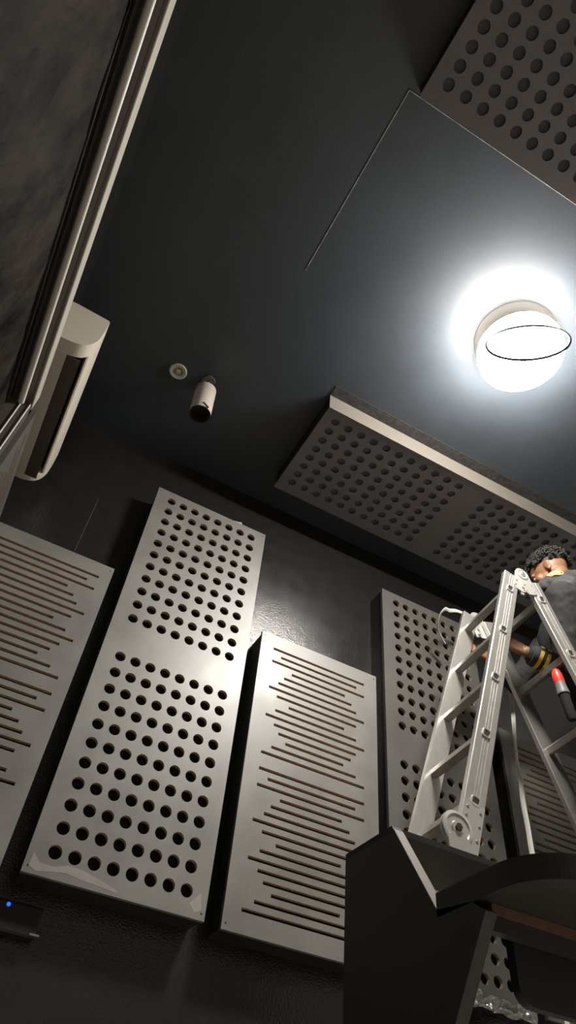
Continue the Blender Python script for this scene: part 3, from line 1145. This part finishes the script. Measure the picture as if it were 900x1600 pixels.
def hand(bm, w, h, thumb_up):
    """palm from wrist w to palm centre h, four curled fingers and a side thumb"""
    d = (h - w).normalized()
    up = Vector((0, 0, 1))
    side = d.cross(up).normalized()
    pu = side.cross(d).normalized()
    # palm stands edge-up: the knuckle row runs along pu
    for q in (-0.026, -0.009, 0.009, 0.026):
        limb(bm, [(w + d * 0.004 + pu * q * 0.55, 0.016), (h + d * 0.016 + pu * q, 0.0125)])
    lens = (0.066, 0.078, 0.074, 0.058)
    for k, q in enumerate((0.028, 0.0095, -0.0095, -0.028)):
        b0 = h + d * 0.018 + pu * q
        l = lens[k]
        cu = side * 1.0
        p1 = b0 + (d * 0.90 + cu * 0.35).normalized() * l * 0.45
        p2 = p1 + (d * 0.45 + cu * 0.85).normalized() * l * 0.32
        p3 = p2 + (d * -0.10 + cu * 1.0).normalized() * l * 0.26
        limb(bm, [(b0, 0.0098), (p1, 0.0088), (p2, 0.0080), (p3, 0.0068)])
    t0 = w + d * 0.028 + pu * 0.024
    t1 = t0 + (d * 0.6 + pu * 0.6 + side * 0.35).normalized() * 0.036
    t2 = t1 + (d * 0.85 + pu * 0.1 + side * 0.5).normalized() * 0.030
    limb(bm, [(t0, 0.0135), (t1, 0.0105), (t2, 0.0080)])


hand(bm, wri, hnd, True)
hand(bm, wrr, hnr, True)
body = fused('body', bm, M_skin, 0.0042, per, 3)

# eyes
for s in (-1, 1):
    bm = bmesh.new()
    ball(bm, Hd(0.0735, s * 0.030, 0.004), 0.0115, 3)
    e = obj('eye', bm, M_eye, per, 'all', label='white of the eye')
    bm = bmesh.new()
    ball(bm, Hd(0.0815, s * 0.030, 0.003), 0.0055, 2)
    obj('iris', bm, M_iris, e, 'all', label='dark iris')

# curly hair: a cap plus many small curls
bm = bmesh.new()
ball(bm, Hd(-0.020, 0, 0.046), 1, 4, (0.092, 0.0765, 0.079), HR)
rng = random.Random(3)
for k in range(900):
    a = rng.uniform(0, 2 * math.pi)
    zz = rng.uniform(-0.35, 1.0)
    rr = math.sqrt(max(0, 1 - zz * zz))
    n = Vector((rr * math.cos(a), rr * math.sin(a), zz))
    if n.x > 0.45 and n.z < 0.22:
        continue
    if abs(n.y) > 0.55 and n.z < -0.12 and n.x > -0.35:
        continue
    c0 = Hd(-0.020 + n.x * 0.103, n.y * 0.086, 0.048 + n.z * 0.088)
    wn = (HF * n.x + HL * n.y + HU * n.z).normalized()
    ax = Vector((rng.uniform(-1, 1), rng.uniform(-1, 1), rng.uniform(-1, 1)))
    ax = (ax + wn.cross(ax) * 0.6).normalized()
    torus(bm, c0 + wn * rng.uniform(-0.004, 0.010), ax, rng.uniform(0.006, 0.0105), rng.uniform(0.0022, 0.0034), 9, 5)
obj('hair', bm, M_hair, per, 'all', label='short curly black hair')


def folds(sc, amp):
    def f(co):
        return amp * (noise.noise(co * sc) + 0.5 * noise.noise(co * sc * 2.3))
    return f


# black vest over the trunk, grey hoodie with sleeves and bunched hood over it
bm = bmesh.new()
limb(bm, [(neck - Vector((0, 0, 0.07)), 0.085), (chest + Vector((0, 0, 0.03)), 0.138), (chest - Vector((0, 0, 0.08)), 0.142), (pelvis + Vector((0, 0, 0.03)), 0.144)])
vest = fused('vest', bm, M_black_cloth, 0.008, per, 5, folds(14, 0.006), label='black vest')
ua = elb + (wri - elb) * 0.80
ub = elr + (wrr - elr) * 0.85
bm = bmesh.new()
for s_, e_, u_ in ((shl, elb, ua), (shr, elr, ub)):
    limb(bm, [(neck - Vector((0, 0, 0.035)), 0.085), (s_ + Vector((0, 0, 0.008)), 0.088), ((s_ + e_) / 2, 0.072), (e_, 0.060), (u_, 0.046)])
hood = fused('hoodie', bm, M_unlit_cloth, 0.007, per, 4, folds(20, 0.006), label='grey sweatshirt coloured dark, as if unlit')
bm = bmesh.new()
ctr = neck + Vector((0, 0, 0.020)) + HF * 0.01
K = 26
ringp = []
for k in range(K):
    a = 2 * math.pi * k / K
    ringp.append((ctr + FWD * (0.100 * math.cos(a)) + LFT * (0.122 * math.sin(a)) + Vector((0, 0, 0.010 + 0.016 * math.sin(a) - 0.026 * math.cos(a))), 0.042 + 0.008 * math.sin(3 * a)))
limb(bm, ringp + [ringp[0]])
limb(bm, [(neck + LFT * 0.10 + Vector((0, 0, -0.01)), 0.062), (shl + Vector((0, 0, 0.045)) - FWD * 0.01, 0.066)])
hd_ = fused('hood', bm, M_lit_cloth, 0.006, hood, 3, folds(20, 0.008), label='bunched hood coloured paler, as if lit')
from mathutils.bvhtree import BVHTree
me = hd_.data
wl = wloc(hd_)
tree = BVHTree.FromPolygons([v.co + wl for v in me.vertices], [tuple(p.vertices) for p in me.polygons])
near = tree.find_nearest(neck + LFT * 0.19 + FWD * 0.055 + Vector((0, 0, 0.06)))
ec, en_ = near[0], near[1]
_, eu, ev = frame_of(en_)
bm = bmesh.new()
for k, (a, b, R_) in enumerate(((-0.026, 0.0, 0.010), (-0.012, 0.004, 0.013), (0.004, 0.0, 0.014), (0.02, 0.003, 0.011), (0.032, 0.0, 0.007), (-0.004, -0.010, 0.011), (0.012, -0.010, 0.010))):
    p0 = ec + eu * a + ev * b
    q = tree.find_nearest(p0)
    torus(bm, q[0] + q[1] * 0.001, q[1], R_, 0.0028, 18, 6)
obj('embroidered_emblem', bm, M_orange, hood, True, label='orange and yellow embroidered emblem')

# cuff with two yellow stripes
fa = (wri - elb).normalized()
bm = bmesh.new()
c0 = elb + (wri - elb) * 0.45
lathe(bm, c0, fa, [(0.054, 0), (0.0535, 0.02), (0.052, 0.07), (0.0485, (ua - c0).length + 0.018), (0.044, (ua - c0).length + 0.020), (0.040, (ua - c0).length + 0.004), (0.040, 0.0)], 32)
cf = obj('cuff', bm, M_cuff, hood, True, label='grey sleeve cuff')
for q0 in (0.030, 0.062):
    bm = bmesh.new()
    l0 = (ua - c0).length + 0.018 - q0
    u_, v_ = frame_of(fa)[1:]
    d_ = fa
    for half in (0, 1):
        aa0 = half * math.pi + 0.25
        rings = []
        K = 14
        for k in range(K + 1):
            a = aa0 + (math.pi - 0.35) * k / K
            w = u_ * math.cos(a) + v_ * math.sin(a)
            rings.append((bm.verts.new(c0 + d_ * (l0 - 0.008) + w * 0.0542), bm.verts.new(c0 + d_ * (l0 + 0.008) + w * 0.0538)))
        for k in range(K):
            bm.faces.new((rings[k][0], rings[k + 1][0], rings[k + 1][1], rings[k][1]))
    obj('sleeve_stripe', bm, M_yellow, hood, True, label='yellow stripe')

# trousers and shoes
bm = bmesh.new()
limb(bm, [(pelvis + Vector((0, 0, 0.04)), 0.130), (pelvis - Vector((0, 0, 0.05)), 0.128)])
for h_, k_, f_ in ((hl, knl, fl), (hr, knr, fr)):
    limb(bm, [(h_, 0.105), (k_, 0.076), (f_ + Vector((0, 0, 0.02)), 0.062)])
fused('trousers', bm, M_black_cloth, 0.009, per, 4, folds(16, 0.007), label='black trousers')
for f_ in (fl, fr):
    bm = bmesh.new()
    b_ = f_ - Vector((0, 0, 0.042))
    sd = Vector((-1, 0.1, 0)).normalized()
    limb(bm, [(b_ - sd * 0.055, 0.036), (b_ + sd * 0.03, 0.038), (b_ + sd * 0.125, 0.036), (b_ + sd * 0.165, 0.028)])
    limb(bm, [(f_, 0.05), (b_ - sd * 0.03, 0.04)])
    fused('shoe', bm, M_rubber, 0.007, per, 3, label='black shoe')

# red and grey hand tool hung at the hip
tw = W(0.898, 0.720, 0.759)
tool = thing('hand_tool', 'red-topped grey and black hand tool below the striped sleeve, at the ladder rung', 'tool', tw)
tax = Vector((-0.12, 0.0, 1)).normalized()
bm = bmesh.new()
lathe(bm, tw, tax, [(0, -0.004), (0.026, -0.004), (0.0265, 0.0), (0.0255, 0.006), (0.023, 0.03), (0.022, 0.055), (0, 0.055)], 28)
obj('grey_collar', bm, M_toolgrey, tool, True, label='grey collar')
bm = bmesh.new()
lathe(bm, tw, tax, [(0, 0.050), (0.0225, 0.050), (0.0235, 0.062), (0.0225, 0.085), (0.018, 0.105), (0.010, 0.116), (0, 0.119)], 28)
obj('red_cap', bm, M_red, tool, True, label='red rounded cap')
bm = bmesh.new()
lathe(bm, tw, tax, [(0, -0.12), (0.016, -0.12), (0.0205, -0.10), (0.0215, -0.03), (0.0225, -0.004), (0, -0.004)], 24)
obj('black_grip', bm, M_black_cloth, tool, True, label='black grip')
